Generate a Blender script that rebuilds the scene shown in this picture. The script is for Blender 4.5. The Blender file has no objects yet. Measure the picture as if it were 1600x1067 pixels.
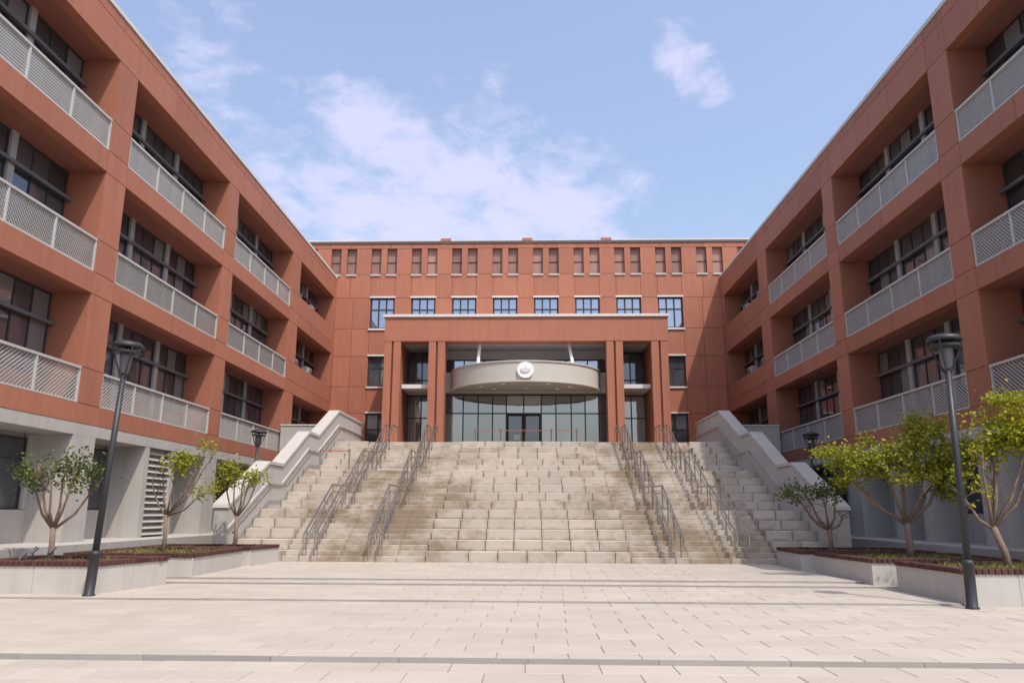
import bpy, math, random
from mathutils import Vector, Matrix
random.seed(7)
R = math.radians
S = bpy.context.scene
C = S.collection
# ------------------------------------------------------------------ camera
TILT, YAW, F = R(12.53), R(1.7), 1200.0
EYE = Vector((0, 0, 1.6))
cam = bpy.data.cameras.new('camera'); camo = bpy.data.objects.new('camera', cam); C.objects.link(camo)
cam.sensor_width = 36; cam.lens = F / 1600 * 36; cam.shift_x = 0.0066
cam.clip_start = 0.1; cam.clip_end = 3000
camo.matrix_world = Matrix.Translation(EYE) @ Matrix.Rotation(YAW, 4, 'Z') @ Matrix.Rotation(R(90) + TILT, 4, 'X') @ Matrix.Rotation(R(.24), 4, 'Z')
S.camera = camo
def pix_dir(x, y):
    v = Vector(((x - 789.4) / F, (533.5 - y) / F, -1)); v.rotate(camo.matrix_world.to_3x3())
    return v.normalized()
# ------------------------------------------------------------------ light
SUN = Vector((1.0, -1.4, 2.85)).normalized()          # towards the sun
S.view_settings.view_transform = 'Standard'; S.view_settings.look = 'None'
S.view_settings.gamma = 1; S.view_settings.use_curve_mapping = False
S.view_settings.exposure = 0.62
sl = bpy.data.lights.new('sun', 'SUN'); sl.energy = 2.35; sl.angle = R(0.6); sl.color = (1, .93, .84)
so = bpy.data.objects.new('sun', sl); C.objects.link(so); so.rotation_euler = (-SUN).to_track_quat('-Z', 'Y').to_euler(); so.location = (30, -30, 60)
W = bpy.data.worlds.new('World'); S.world = W; W.use_nodes = True
def make_world():
    nt = W.node_tree; n = nt.nodes; L = nt.links
    for x in list(n): n.remove(x)
    out = n.new('ShaderNodeOutputWorld'); bg = n.new('ShaderNodeBackground'); bg.inputs[1].default_value = 0.15
    sky = n.new('ShaderNodeTexSky'); sky.sky_type = 'NISHITA'; sky.sun_disc = False
    sky.sun_elevation = math.asin(SUN.z); sky.sun_rotation = math.atan2(SUN.x, SUN.y)
    sky.air_density = 1.4; sky.dust_density = 4.0; sky.ozone_density = 4.0; sky.altitude = 0
    tc = n.new('ShaderNodeTexCoord')
    def M(op, a, b=None, c=None, clamp=False):
        m = n.new('ShaderNodeMath'); m.operation = op; m.use_clamp = clamp
        for i, v in enumerate((a, b, c)):
            if v is None: continue
            if isinstance(v, (int, float)): m.inputs[i].default_value = v
            else: L.new(v, m.inputs[i])
        return m.outputs[0]
    mp = n.new('ShaderNodeMapping'); mp.inputs['Scale'].default_value = (3.2, 3.2, 5.6); mp.inputs['Location'].default_value = (1.7, .4, 2.1)
    L.new(tc.outputs['Generated'], mp.inputs[0])
    def noise(scale, det, rough, dist):
        z = n.new('ShaderNodeTexNoise'); z.inputs['Scale'].default_value = scale; z.inputs['Detail'].default_value = det
        z.inputs['Roughness'].default_value = rough; z.inputs['Distortion'].default_value = dist
        L.new(mp.outputs[0], z.inputs[0]); return z.outputs[0]
    big = noise(1.5, 9, .6, .55); fine = noise(5.0, 8, .62, .4)
    bias = None
    for px, py, k, a in ((660, 340, 70, .15), (880, 310, 110, .19), (390, 210, 200, .10), (480, 300, 120, .07), (570, 170, 700, .14), (1058, 88, 1100, .30), (1118, 140, 1300, .24),
                         (290, 30, 350, .12), (180, 160, 60, -.12), (430, 130, 400, -.05), (700, 230, 250, .05), (1330, 250, 40, -.20), (900, 60, 90, -.12), (620, 60, 200, -.08)):
        d = n.new('ShaderNodeVectorMath'); d.operation = 'DOT_PRODUCT'; d.inputs[1].default_value = pix_dir(px, py); L.new(tc.outputs['Generated'], d.inputs[0])
        e = M('MULTIPLY', M('EXPONENT', M('MULTIPLY', M('SUBTRACT', d.outputs['Value'], 1.0), k)), a)
        bias = e if bias is None else M('ADD', bias, e)
    dens = M('ADD', M('ADD', M('MULTIPLY', big, .48), M('MULTIPLY', fine, .52)), bias)
    mr = n.new('ShaderNodeMapRange'); mr.interpolation_type = 'SMOOTHSTEP'; mr.inputs[1].default_value = .535; mr.inputs[2].default_value = .755
    mr.inputs[3].default_value = .17; mr.inputs[4].default_value = .74; L.new(dens, mr.inputs[0])
    mix = n.new('ShaderNodeMix'); mix.data_type = 'RGBA'
    L.new(mr.outputs[0], mix.inputs['Factor']); L.new(sky.outputs[0], mix.inputs['A']); mix.inputs['B'].default_value = (3.75, 3.62, 4.85, 1)
    L.new(mix.outputs['Result'], bg.inputs[0]); L.new(bg.outputs[0], out.inputs[0])
make_world()
# ------------------------------------------------------------------ materials
def mat(name, col, rough=.7, var=.12, scale=3.0, bump=.0, bscale=40, metal=0.0, col2=None, spec=.3, piece=.0, streak=0.0):
    m = bpy.data.materials.new(name); m.use_nodes = True; nt = m.node_tree; n = nt.nodes; L = nt.links
    b = n['Principled BSDF']; b.inputs['Roughness'].default_value = rough; b.inputs['Metallic'].default_value = metal
    b.inputs['Specular IOR Level'].default_value = spec
    geo = n.new('ShaderNodeNewGeometry')
    z = n.new('ShaderNodeTexNoise'); z.inputs['Scale'].default_value = scale; z.inputs['Detail'].default_value = 8; z.inputs['Roughness'].default_value = .65
    L.new(geo.outputs['Position'], z.inputs[0])
    c2 = col2 or tuple(c * .72 for c in col)
    mx = n.new('ShaderNodeMix'); mx.data_type = 'RGBA'; mx.inputs['A'].default_value = (*col, 1); mx.inputs['B'].default_value = (*c2, 1)
    mr = n.new('ShaderNodeMapRange'); mr.inputs[1].default_value = .35; mr.inputs[2].default_value = .75; mr.inputs[3].default_value = 0; mr.inputs[4].default_value = var * 4 if not col2 else var
    L.new(z.outputs[0], mr.inputs[0]); L.new(mr.outputs[0], mx.inputs['Factor'])
    cur = mx.outputs['Result']
    if streak:
        mp = n.new('ShaderNodeMapping'); mp.inputs['Scale'].default_value = (2.2, 2.2, .16); L.new(geo.outputs['Position'], mp.inputs[0])
        z3 = n.new('ShaderNodeTexNoise'); z3.inputs['Scale'].default_value = 2.0; z3.inputs['Detail'].default_value = 6; L.new(mp.outputs[0], z3.inputs[0])
        m3 = n.new('ShaderNodeMapRange'); m3.inputs[1].default_value = .45; m3.inputs[2].default_value = .8; m3.inputs[3].default_value = 1.0; m3.inputs[4].default_value = 1 - streak
        L.new(z3.outputs[0], m3.inputs[0])
        hs = n.new('ShaderNodeHueSaturation'); L.new(m3.outputs[0], hs.inputs['Value']); L.new(cur, hs.inputs['Color']); cur = hs.outputs[0]
    if piece:
        oi = n.new('ShaderNodeObjectInfo'); ad = n.new('ShaderNodeMath'); ad.operation = 'ADD'
        L.new(oi.outputs['Random'], ad.inputs[0]); L.new(geo.outputs['Random Per Island'], ad.inputs[1])
        fr = n.new('ShaderNodeMath'); fr.operation = 'FRACT'; L.new(ad.outputs[0], fr.inputs[0])
        m2 = n.new('ShaderNodeMapRange'); m2.inputs[3].default_value = 1 - piece; m2.inputs[4].default_value = 1 + piece; L.new(fr.outputs[0], m2.inputs[0])
        hs = n.new('ShaderNodeHueSaturation'); L.new(m2.outputs[0], hs.inputs['Value']); L.new(cur, hs.inputs['Color']); cur = hs.outputs[0]
    L.new(cur, b.inputs['Base Color'])
    if bump:
        z2 = n.new('ShaderNodeTexNoise'); z2.inputs['Scale'].default_value = bscale; z2.inputs['Detail'].default_value = 5; L.new(geo.outputs['Position'], z2.inputs[0])
        bp = n.new('ShaderNodeBump'); bp.inputs['Strength'].default_value = bump; bp.inputs['Distance'].default_value = .02
        L.new(z2.outputs[0], bp.inputs['Height']); L.new(bp.outputs[0], b.inputs['Normal'])
    return m
def glass_mat(name, col, refl, tint=(.8, .88, 1), curtain=.0, ccol=(.16, .16, .165)):
    m = bpy.data.materials.new(name); m.use_nodes = True; nt = m.node_tree; n = nt.nodes; L = nt.links
    b = n['Principled BSDF']; b.inputs['Roughness'].default_value = .5
    oi = n.new('ShaderNodeObjectInfo')
    rp = n.new('ShaderNodeValToRGB'); rp.color_ramp.interpolation = 'CONSTANT'
    rp.color_ramp.elements[0].color = (*col, 1); rp.color_ramp.elements[1].position = 1 - curtain if curtain else 1.0
    rp.color_ramp.elements[1].color = (*ccol, 1)
    e = rp.color_ramp.elements.new(.4); e.color = (*(c * 1.9 for c in col), 1)
    L.new(oi.outputs['Random'], rp.inputs[0]); L.new(rp.outputs[0], b.inputs['Base Color'])
    g = n.new('ShaderNodeBsdfGlossy'); g.inputs['Roughness'].default_value = .03; g.inputs['Color'].default_value = (*tint, 1)
    geo = n.new('ShaderNodeNewGeometry'); z = n.new('ShaderNodeTexNoise'); z.inputs['Scale'].default_value = .7; L.new(geo.outputs['Position'], z.inputs[0])
    bp = n.new('ShaderNodeBump'); bp.inputs['Strength'].default_value = .12; bp.inputs['Distance'].default_value = .05; L.new(z.outputs[0], bp.inputs['Height']); L.new(bp.outputs[0], g.inputs['Normal'])
    lw = n.new('ShaderNodeLayerWeight'); lw.inputs[0].default_value = .3
    mr = n.new('ShaderNodeMapRange'); mr.inputs[3].default_value = refl; mr.inputs[4].default_value = min(1, refl + .5); L.new(lw.outputs['Fresnel'], mr.inputs[0])
    ms = n.new('ShaderNodeMixShader'); L.new(mr.outputs[0], ms.inputs[0]); L.new(b.outputs[0], ms.inputs[1]); L.new(g.outputs[0], ms.inputs[2])
    L.new(ms.outputs[0], n['Material Output'].inputs[0])
    return m
def leaf_mat(name, c1, c2):
    m = bpy.data.materials.new(name); m.use_nodes = True; nt = m.node_tree; n = nt.nodes; L = nt.links
    b = n['Principled BSDF']; b.inputs['Roughness'].default_value = .5; b.inputs['Specular IOR Level'].default_value = .35
    geo = n.new('ShaderNodeNewGeometry'); rp = n.new('ShaderNodeMix'); rp.data_type = 'RGBA'
    rp.inputs['A'].default_value = (*c1, 1); rp.inputs['B'].default_value = (*c2, 1)
    L.new(geo.outputs['Random Per Island'], rp.inputs['Factor'])
    L.new(rp.outputs['Result'], b.inputs['Base Color'])
    t = n.new('ShaderNodeBsdfTranslucent'); L.new(rp.outputs['Result'], t.inputs['Color'])
    ms = n.new('ShaderNodeMixShader'); ms.inputs[0].default_value = .4; L.new(b.outputs[0], ms.inputs[1]); L.new(t.outputs[0], ms.inputs[2])
    L.new(ms.outputs[0], n['Material Output'].inputs[0]); return m
def stain_mat(name):
    m = mat(name, (.465, .415, .36), .75, .35, 2.5, .12, 30, piece=.08, col2=(.37, .32, .26))
    nt = m.node_tree; n = nt.nodes; L = nt.links; b = n['Principled BSDF']
    src = b.inputs['Base Color'].links[0].from_socket
    geo = n.new('ShaderNodeNewGeometry'); mp = n.new('ShaderNodeMapping'); mp.inputs['Scale'].default_value = (.55, .5, .8); L.new(geo.outputs['Position'], mp.inputs[0])
    z = n.new('ShaderNodeTexNoise'); z.inputs['Scale'].default_value = 1.0; z.inputs['Detail'].default_value = 9; z.inputs['Roughness'].default_value = .7; L.new(mp.outputs[0], z.inputs[0])
    sx = n.new('ShaderNodeSeparateXYZ'); L.new(geo.outputs['Position'], sx.inputs[0])
    ab = n.new('ShaderNodeMath'); ab.operation = 'ABSOLUTE'; L.new(sx.outputs[0], ab.inputs[0])
    d = n.new('ShaderNodeMath'); d.operation = 'SUBTRACT'; L.new(ab.outputs[0], d.inputs[0]); d.inputs[1].default_value = 5.0
    e = n.new('ShaderNodeMath'); e.operation = 'ABSOLUTE'; L.new(d.outputs[0], e.inputs[0])
    m1 = n.new('ShaderNodeMapRange'); m1.inputs[1].default_value = 0; m1.inputs[2].default_value = 3.6; m1.inputs[3].default_value = .10; m1.inputs[4].default_value = -.07; L.new(e.outputs[0], m1.inputs[0])
    s = n.new('ShaderNodeMath'); s.operation = 'ADD'; L.new(z.outputs[0], s.inputs[0]); L.new(m1.outputs[0], s.inputs[1])
    m2 = n.new('ShaderNodeMapRange'); m2.inputs[1].default_value = .46; m2.inputs[2].default_value = .64; m2.inputs[4].default_value = .9; L.new(s.outputs[0], m2.inputs[0])
    mx = n.new('ShaderNodeMix'); mx.data_type = 'RGBA'; L.new(m2.outputs[0], mx.inputs['Factor']); L.new(src, mx.inputs['A']); mx.inputs['B'].default_value = (.235, .18, .12, 1)
    tc = n.new('ShaderNodeTexCoord'); sg = n.new('ShaderNodeSeparateXYZ'); L.new(tc.outputs['Generated'], sg.inputs[0])
    def MM(op, a, b_):
        k = n.new('ShaderNodeMath'); k.operation = op; k.use_clamp = op == 'MULTIPLY'
        for i, v in enumerate((a, b_)):
            if isinstance(v, (int, float)): k.inputs[i].default_value = v
            else: L.new(v, k.inputs[i])
        return k.outputs[0]
    ex = MM('ABSOLUTE', MM('SUBTRACT', sg.outputs[0], .5), 0)
    nz = n.new('ShaderNodeTexNoise'); nz.inputs['Scale'].default_value = 3.5; nz.inputs['Detail'].default_value = 7; L.new(geo.outputs['Position'], nz.inputs[0])
    e1 = n.new('ShaderNodeMapRange'); e1.inputs[1].default_value = .40; e1.inputs[2].default_value = .5; L.new(ex, e1.inputs[0])
    e2 = n.new('ShaderNodeMapRange'); e2.inputs[1].default_value = .30; e2.inputs[2].default_value = .05; L.new(sg.outputs[2], e2.inputs[0])
    n2 = n.new('ShaderNodeMapRange'); n2.inputs[1].default_value = .38; n2.inputs[2].default_value = .62; n2.inputs[4].default_value = .75; L.new(nz.outputs[0], n2.inputs[0])
    dirt = MM('MULTIPLY', MM('MAXIMUM', e1.outputs[0], e2.outputs[0]), n2.outputs[0])
    mx2 = n.new('ShaderNodeMix'); mx2.data_type = 'RGBA'; L.new(dirt, mx2.inputs['Factor']); L.new(mx.outputs['Result'], mx2.inputs['A']); mx2.inputs['B'].default_value = (.25, .20, .15, 1)
    L.new(mx2.outputs['Result'], b.inputs['Base Color'])
    return m
M = {}
M['clad'] = mat('terracotta_cladding', (.375, .146, .090), .62, .09, 1.0, .06, 60, piece=.075, streak=.13)
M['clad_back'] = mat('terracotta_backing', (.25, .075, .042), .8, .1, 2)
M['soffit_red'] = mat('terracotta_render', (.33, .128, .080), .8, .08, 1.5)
M['grey_wall'] = mat('grey_render', (.43, .40, .37), .85, .10, 1.3, .05, 50, streak=.14)
M['coping'] = mat('pale_coping', (.62, .60, .58), .6, .08, 2)
M['dark_coping'] = mat('dark_coping', (.10, .09, .09), .6)
M['alu'] = mat('pale_aluminium', (.50, .487, .465), .5, .06, 4, metal=.15, piece=.04)
M['screen'] = mat('screen_slat', (.37, .358, .338), .55, .10, 3, metal=.1)
M['frame'] = mat('window_frame', (.045, .042, .048), .45)
M['pilaster'] = mat('grey_pilaster', (.34, .33, .325), .7, .08, 2)
M['soffit_shade'] = mat('soffit_shade', (.25, .105, .08), .85, .08, 1.5)  # terracotta darkened so the soffit colour carries the recess shade
M['sun_bar'] = mat('sun_bar', (.13, .125, .13), .5)
M['glass'] = glass_mat('dark_glass', (.026, .028, .031), .13, (.75, .82, .95), .2)
M['sky_glass'] = glass_mat('reflective_glass', (.03, .035, .045), .4, (.75, .82, 1))
M['hall_glass'] = glass_mat('hall_glass', (.05, .057, .06), .26, (.88, .92, .95), .42, (.30, .31, .31))
M['blind'] = mat('blind_infill', (.33, .19, .16), .7, .2, 2.2, piece=.25)
M['stone'] = stain_mat('step_stone')
M['grout'] = mat('grout', (.32, .275, .225), .9, .2, 3)
M['paving'] = mat('paving_stone', (.425, .378, .325), .8, .55, .8, .10, 45, piece=.05, col2=(.345, .30, .25))
M['paving_grout'] = mat('paving_grout', (.27, .235, .20), .9, .2, 6)
M['riser'] = mat('riser_stone', (.30, .278, .262), .8, .1, 3, piece=.08)
M['white_stone'] = mat('cheek_stone', (.45, .425, .395), .75, .09, 1.6, .06, 40, streak=.12)
M['planter'] = mat('planter_stone', (.475, .445, .41), .8, .09, 2.2, .06, 40, piece=.04, streak=.10)
M['brick'] = mat('cap_brick', (.085, .036, .030), .8, .2, 8, .2, 60, piece=.3)
M['soil'] = mat('soil', (.11, .085, .06), .95, .3, 7, .6, 25)
M['steel'] = mat('stainless_steel', (.44, .395, .35), .28, .05, 6, metal=.9)
M['lamp'] = mat('lamp_metal', (.045, .046, .052), .45, .1, 5, metal=.2)
M['lamp_glass'] = mat('lamp_diffuser', (.13, .13, .14), .3)
M['canopy'] = mat('canopy_panel', (.50, .47, .42), .5, .06, 1.5)
M['canopy_under'] = mat('canopy_soffit', (.40, .36, .31), .6, .05, 2)
M['slot_sill'] = mat('slot_sill', (.46, .42, .39), .7)
M['white'] = mat('white_paint', (.80, .80, .80), .5, .03)
M['ceil'] = mat('portico_ceiling', (.40, .38, .375), .8, .05)
M['red'] = mat('red_tape', (.36, .10, .11), .6)
M['bark'] = mat('bark', (.19, .13, .10), .9, .25, 9, .5, 35, col2=(.32, .25, .2))
M['leaf_dark'] = leaf_mat('leaf_dark', (.065, .095, .03), (.17, .20, .06))
M['leaf_mid'] = leaf_mat('leaf_mid', (.18, .20, .02), (.40, .385, .045))
M['leaf_yellow'] = leaf_mat('leaf_yellow', (.21, .23, .015), (.44, .41, .03))
M['grass'] = leaf_mat('grass_blade', (.15, .15, .035), (.30, .27, .09))
M['earth'] = mat('earth', (.26, .24, .21), .95, .2, .5)
M['black'] = mat('black_metal', (.02, .02, .022), .5)
# ------------------------------------------------------------------ mesh helpers
class MB:
    def __init__(s): s.v = []; s.f = []
    def box(s, x0, x1, y0, y1, z0, z1):
        x0, x1 = sorted((x0, x1)); y0, y1 = sorted((y0, y1)); z0, z1 = sorted((z0, z1)); o = len(s.v)
        s.v += [(x0, y0, z0), (x1, y0, z0), (x1, y1, z0), (x0, y1, z0), (x0, y0, z1), (x1, y0, z1), (x1, y1, z1), (x0, y1, z1)]
        s.f += [tuple(o + i for i in q) for q in ((0, 3, 2, 1), (4, 5, 6, 7), (0, 1, 5, 4), (1, 2, 6, 5), (2, 3, 7, 6), (3, 0, 4, 7))]
        return s
    def cbox(s, x0, x1, y0, y1, z0, z1, c=.012):
        o = len(s.v); a = [(x0, y0), (x1, y0), (x1, y1), (x0, y1)]; b = [(x0 + c, y0 + c), (x1 - c, y0 + c), (x1 - c, y1 - c), (x0 + c, y1 - c)]
        s.v += [(*p, z0) for p in a] + [(*p, z1 - c) for p in a] + [(*p, z1) for p in b]
        s.f.append((o + 3, o + 2, o + 1, o))
        for k in (0, 4):
            for i in range(4): j = (i + 1) % 4; s.f.append((o + k + i, o + k + j, o + k + 4 + j, o + k + 4 + i))
        s.f.append((o + 8, o + 9, o + 10, o + 11)); return s
    def bar(s, p0, p1, w, t, up=(0, 0, 1)):
        p0 = Vector(p0); p1 = Vector(p1); d = (p1 - p0).normalized(); up = Vector(up)
        a = d.cross(up)
        if a.length < 1e-4: a = d.cross(Vector((0, 1, 0)))
        a.normalize(); b = a.cross(d).normalized(); a *= t / 2; b *= w / 2; o = len(s.v)
        for p in (p0, p1): s.v += [tuple(p - a - b), tuple(p + a - b), tuple(p + a + b), tuple(p - a + b)]
        s.f += [tuple(o + i for i in q) for q in ((3, 2, 1, 0), (4, 5, 6, 7), (0, 1, 5, 4), (1, 2, 6, 5), (2, 3, 7, 6), (3, 0, 4, 7))]
        return s
    def tube(s, pts, r, n=8, cap=True):
        pts = [Vector(p) for p in pts]; k = len(pts); rs = r if isinstance(r, (list, tuple)) else [r] * k; o = len(s.v); prev = None
        for i, p in enumerate(pts):
            t = (pts[min(i + 1, k - 1)] - pts[max(i - 1, 0)]).normalized()
            if prev is None:
                a = t.cross(Vector((0, 0, 1)));  a = a if a.length > .05 else t.cross(Vector((1, 0, 0)))
            else: a = prev - t * prev.dot(t)
            a.normalize(); prev = a; b = t.cross(a)
            for j in range(n):
                q = 2 * math.pi * j / n; s.v.append(tuple(p + (a * math.cos(q) + b * math.sin(q)) * rs[i]))
        for i in range(k - 1):
            for j in range(n): j2 = (j + 1) % n; s.f.append((o + i * n + j, o + i * n + j2, o + (i + 1) * n + j2, o + (i + 1) * n + j))
        if cap: s.f.append(tuple(o + j for j in reversed(range(n)))); s.f.append(tuple(o + (k - 1) * n + j for j in range(n)))
        return s
    def prism(s, poly, z0, z1):                       # plan polygon, counter-clockwise
        o = len(s.v); n = len(poly)
        s.v += [(x, y, z0) for x, y in poly] + [(x, y, z1) for x, y in poly]
        s.f.append(tuple(o + i for i in reversed(range(n)))); s.f.append(tuple(o + n + i for i in range(n)))
        for i in range(n): j = (i + 1) % n; s.f.append((o + i, o + j, o + n + j, o + n + i))
        return s
    def xprism(s, prof, x0, x1):                      # (y, z) profile pulled along x
        o = len(s.v); n = len(prof)
        s.v += [(x0, y, z) for y, z in prof] + [(x1, y, z) for y, z in prof]
        s.f.append(tuple(o + i for i in reversed(range(n)))); s.f.append(tuple(o + n + i for i in range(n)))
        for i in range(n): j = (i + 1) % n; s.f.append((o + i, o + j, o + n + j, o + n + i))
        return s
    def lathe(s, prof, n=24):
        o = len(s.v); k = len(prof)
        for r, z in prof:
            for j in range(n): q = 2 * math.pi * j / n; s.v.append((r * math.cos(q), r * math.sin(q), z))
        for i in range(k - 1):
            for j in range(n): j2 = (j + 1) % n; s.f.append((o + i * n + j, o + i * n + j2, o + (i + 1) * n + j2, o + (i + 1) * n + j))
        s.f.append(tuple(o + j for j in reversed(range(n)))); s.f.append(tuple(o + (k - 1) * n + j for j in range(n)))
        return s
    def mesh(s, name, m, smooth=False):
        me = bpy.data.meshes.new(name); me.from_pydata(s.v, [], s.f); me.materials.append(m)
        if smooth:
            for p in me.polygons: p.use_smooth = True
        bmf = __import__('bmesh').new(); bmf.from_mesh(me); __import__('bmesh').ops.recalc_face_normals(bmf, faces=bmf.faces); bmf.to_mesh(me); bmf.free()
        return me
WL = {}
def link(name, data, parent=None, w=(0, 0, 0)):
    o = bpy.data.objects.new(name, data); C.objects.link(o); w = Vector(w); WL[o.name] = w
    if parent is not None: o.parent = parent; o.location = w - WL[parent.name]
    else: o.location = w
    return o
def tag(o, label=None, cat=None, group=None, kind=None):
    for k, v in (('label', label), ('category', cat), ('group', group), ('kind', kind)):
        if v: o[k] = v
    return o
def thing(name, label, cat, loc=(0, 0, 0), group=None): return tag(link(name, None, None, loc), label, cat, group)
def build(mb, name, m, parent=None, origin=None, smooth=False, kind=None):
    """world-coordinate mesh, origin moved to its own base"""
    if origin is None:
        xs, ys, zs = zip(*mb.v); origin = ((min(xs) + max(xs)) / 2, (min(ys) + max(ys)) / 2, min(zs))
    ox, oy, oz = origin; mb.v = [(x - ox, y - oy, z - oz) for x, y, z in mb.v]
    o = link(name, mb.mesh(name, M[m], smooth), parent, origin)
    if kind: o['kind'] = kind
    return o
CACHE = {}
def piece(name, m, parent, x0, x1, y0, y1, z0, z1, c=0):
    x0, x1 = sorted((x0, x1)); y0, y1 = sorted((y0, y1))
    dx, dy, dz = round(x1 - x0, 3), round(y1 - y0, 3), round(z1 - z0, 3); k = (name, m, dx, dy, dz, c)
    if k not in CACHE:
        b = MB(); (b.cbox(-dx / 2, dx / 2, -dy / 2, dy / 2, 0, dz, c) if c else b.box(-dx / 2, dx / 2, -dy / 2, dy / 2, 0, dz)); CACHE[k] = b.mesh(name, M[m])
    return link(name, CACHE[k], parent, ((x0 + x1) / 2, (y0 + y1) / 2, z0))
def copy_tree(o, parent=None):
    c = o.copy(); C.objects.link(c); c.parent = parent
    for ch in list(o.children): copy_tree(ch, c)
    return c
# ------------------------------------------------------------------ ground and plaza
g = MB().box(-900, 900, -400, 1500, -1.4, -.45); o = build(g, 'ground', 'earth'); o['kind'] = 'structure'
STEPS = [(-6, -.22), (10.1, -.145), (16.0, -.10), (19.05, -.05), (19.75, 0), (26.0, 0)]     # (start distance, level)
pb = MB(); XW = 13.0
for i in range(5): pb.box(-30, 30, STEPS[i][0] + .02, 62 if i == 4 else STEPS[i + 1][0] + .02, -.445 + .001 * i, STEPS[i][1] - .008)
plaza = build(pb, 'plaza_pavement', 'paving_grout', None, (0, 0, 0)); plaza['kind'] = 'structure'
far = MB(); cand = []
for i in range(5):
    d0, z = STEPS[i]; d1 = STEPS[i + 1][0]; n = max(1, round((d1 - d0) / .55)); dd = (d1 - d0) / n
    edge = .24 if i else 0
    rows = ([(d0, d0 + .35)] if i else []) + [(0, 0)] * 0
    a = d0 + (.35 if i else 0); n = max(1, round((d1 - a) / .55)) if d1 - a > .2 else 0
    for k in range(n): rows.append((a + (d1 - a) * k / n, a + (d1 - a) * (k + 1) / n))
    for q, (r0, r1) in enumerate(rows):
        x = -24 + (q * .47 + i * .2) % .9
        while x < 24:
            w = .9
            cand.append((x, x + w, r0, r1, z)); x += w
def inview(x, y): return abs(x) < .70 * y + .6 and y > 7.0
cand.sort(key=lambda c: (not inview((c[0] + c[1]) / 2, c[2]), c[2]))
G = .006
for k, (x0, x1, y0, y1, z) in enumerate(cand):
    dz = random.uniform(-.0025, .0025)
    front = y0 in [s[0] for s in STEPS[1:5]]
    zb = z - (.11 if front else .045)
    if k < 290: piece('paving_slab', 'paving', plaza, x0 + G, x1 - G, y0 + (0 if front else G), y1 - G, zb + dz, z + dz, .006)
    else: far.cbox(x0 + G, x1 - G, y0 + (0 if front else G), y1 - G, zb + dz, z + dz, .006)
build(far, 'paving_slabs_beyond', 'paving', plaza, (0, 0, 0), kind='stuff')
# thin grey stone riser face of each shallow plaza step
for (d, z), zp in zip(STEPS[1:5], [s[1] for s in STEPS[0:4]]):
    x = -24.0
    while x < 24:
        piece('riser_strip', 'riser', plaza, x + .003, x + 1.597, d - .022, d - .002, zp - .03, z - .010); x += 1.6
# ------------------------------------------------------------------ the two classroom wings
COLS_L = [(3.3, 4.45), (12.5, 13.65), (21.7, 22.85), (30.95, 32.1), (40.3, 41.85), (49.45, 49.99)]
COLS_R = [(15.2, 16.35)] + COLS_L[2:]
ROWS = [(4.65, 5.71, 7.93), (8.60, 9.63, 11.82), (12.54, 13.58, 15.66)]    # floor edge, screen top, soffit
ROOF = 17.15
def diag(L, H, pitch, ang, w, t, x=0):
    b = MB(); c, s_ = math.cos(ang), math.sin(ang)
    ext = L + H
    k = -ext
    nx, nz = -s_, c
    while k < ext:
        # line: points p with p.n = k ; clip to the rectangle
        ts = []
        p0 = (nx * k, nz * k)
        lo, hi = -1e9, 1e9
        for p, d, m0, m1 in ((p0[0], c, 0, L), (p0[1], s_, 0, H)):
            if abs(d) < 1e-6:
                if not m0 <= p <= m1: lo, hi = 1, 0
            else:
                a, e = sorted(((m0 - p) / d, (m1 - p) / d)); lo = max(lo, a); hi = min(hi, e)
        if hi - lo > .05: b.bar((x, p0[0] + c * lo, p0[1] + s_ * lo), (x, p0[0] + c * hi, p0[1] + s_ * hi), w, t, up=(-s_ * 0, -s_, c))
        k += pitch
    return b
def slat_mesh(row, L, H):
    k = ('slat', row, round(L, 2), round(H, 2))
    if k not in CACHE:
        if row == 0: b = diag(L, H, .098, R(38), .052, .016)
        elif row == 1:
            b = diag(L, H, .085, R(45), .038, .012, -.008); b2 = diag(L, H, .085, R(-45), .038, .012, .008)
            n = len(b.v); b.v += b2.v; b.f += [tuple(n + i for i in f) for f in b2.f]
        else:
            b = MB(); z = .03
            while z < H: b.bar((0, 0, z), (0, L, z), .062, .014); z += .085
        CACHE[k] = b.mesh('slat_panel', M['screen'])
    return CACHE[k]
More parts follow.
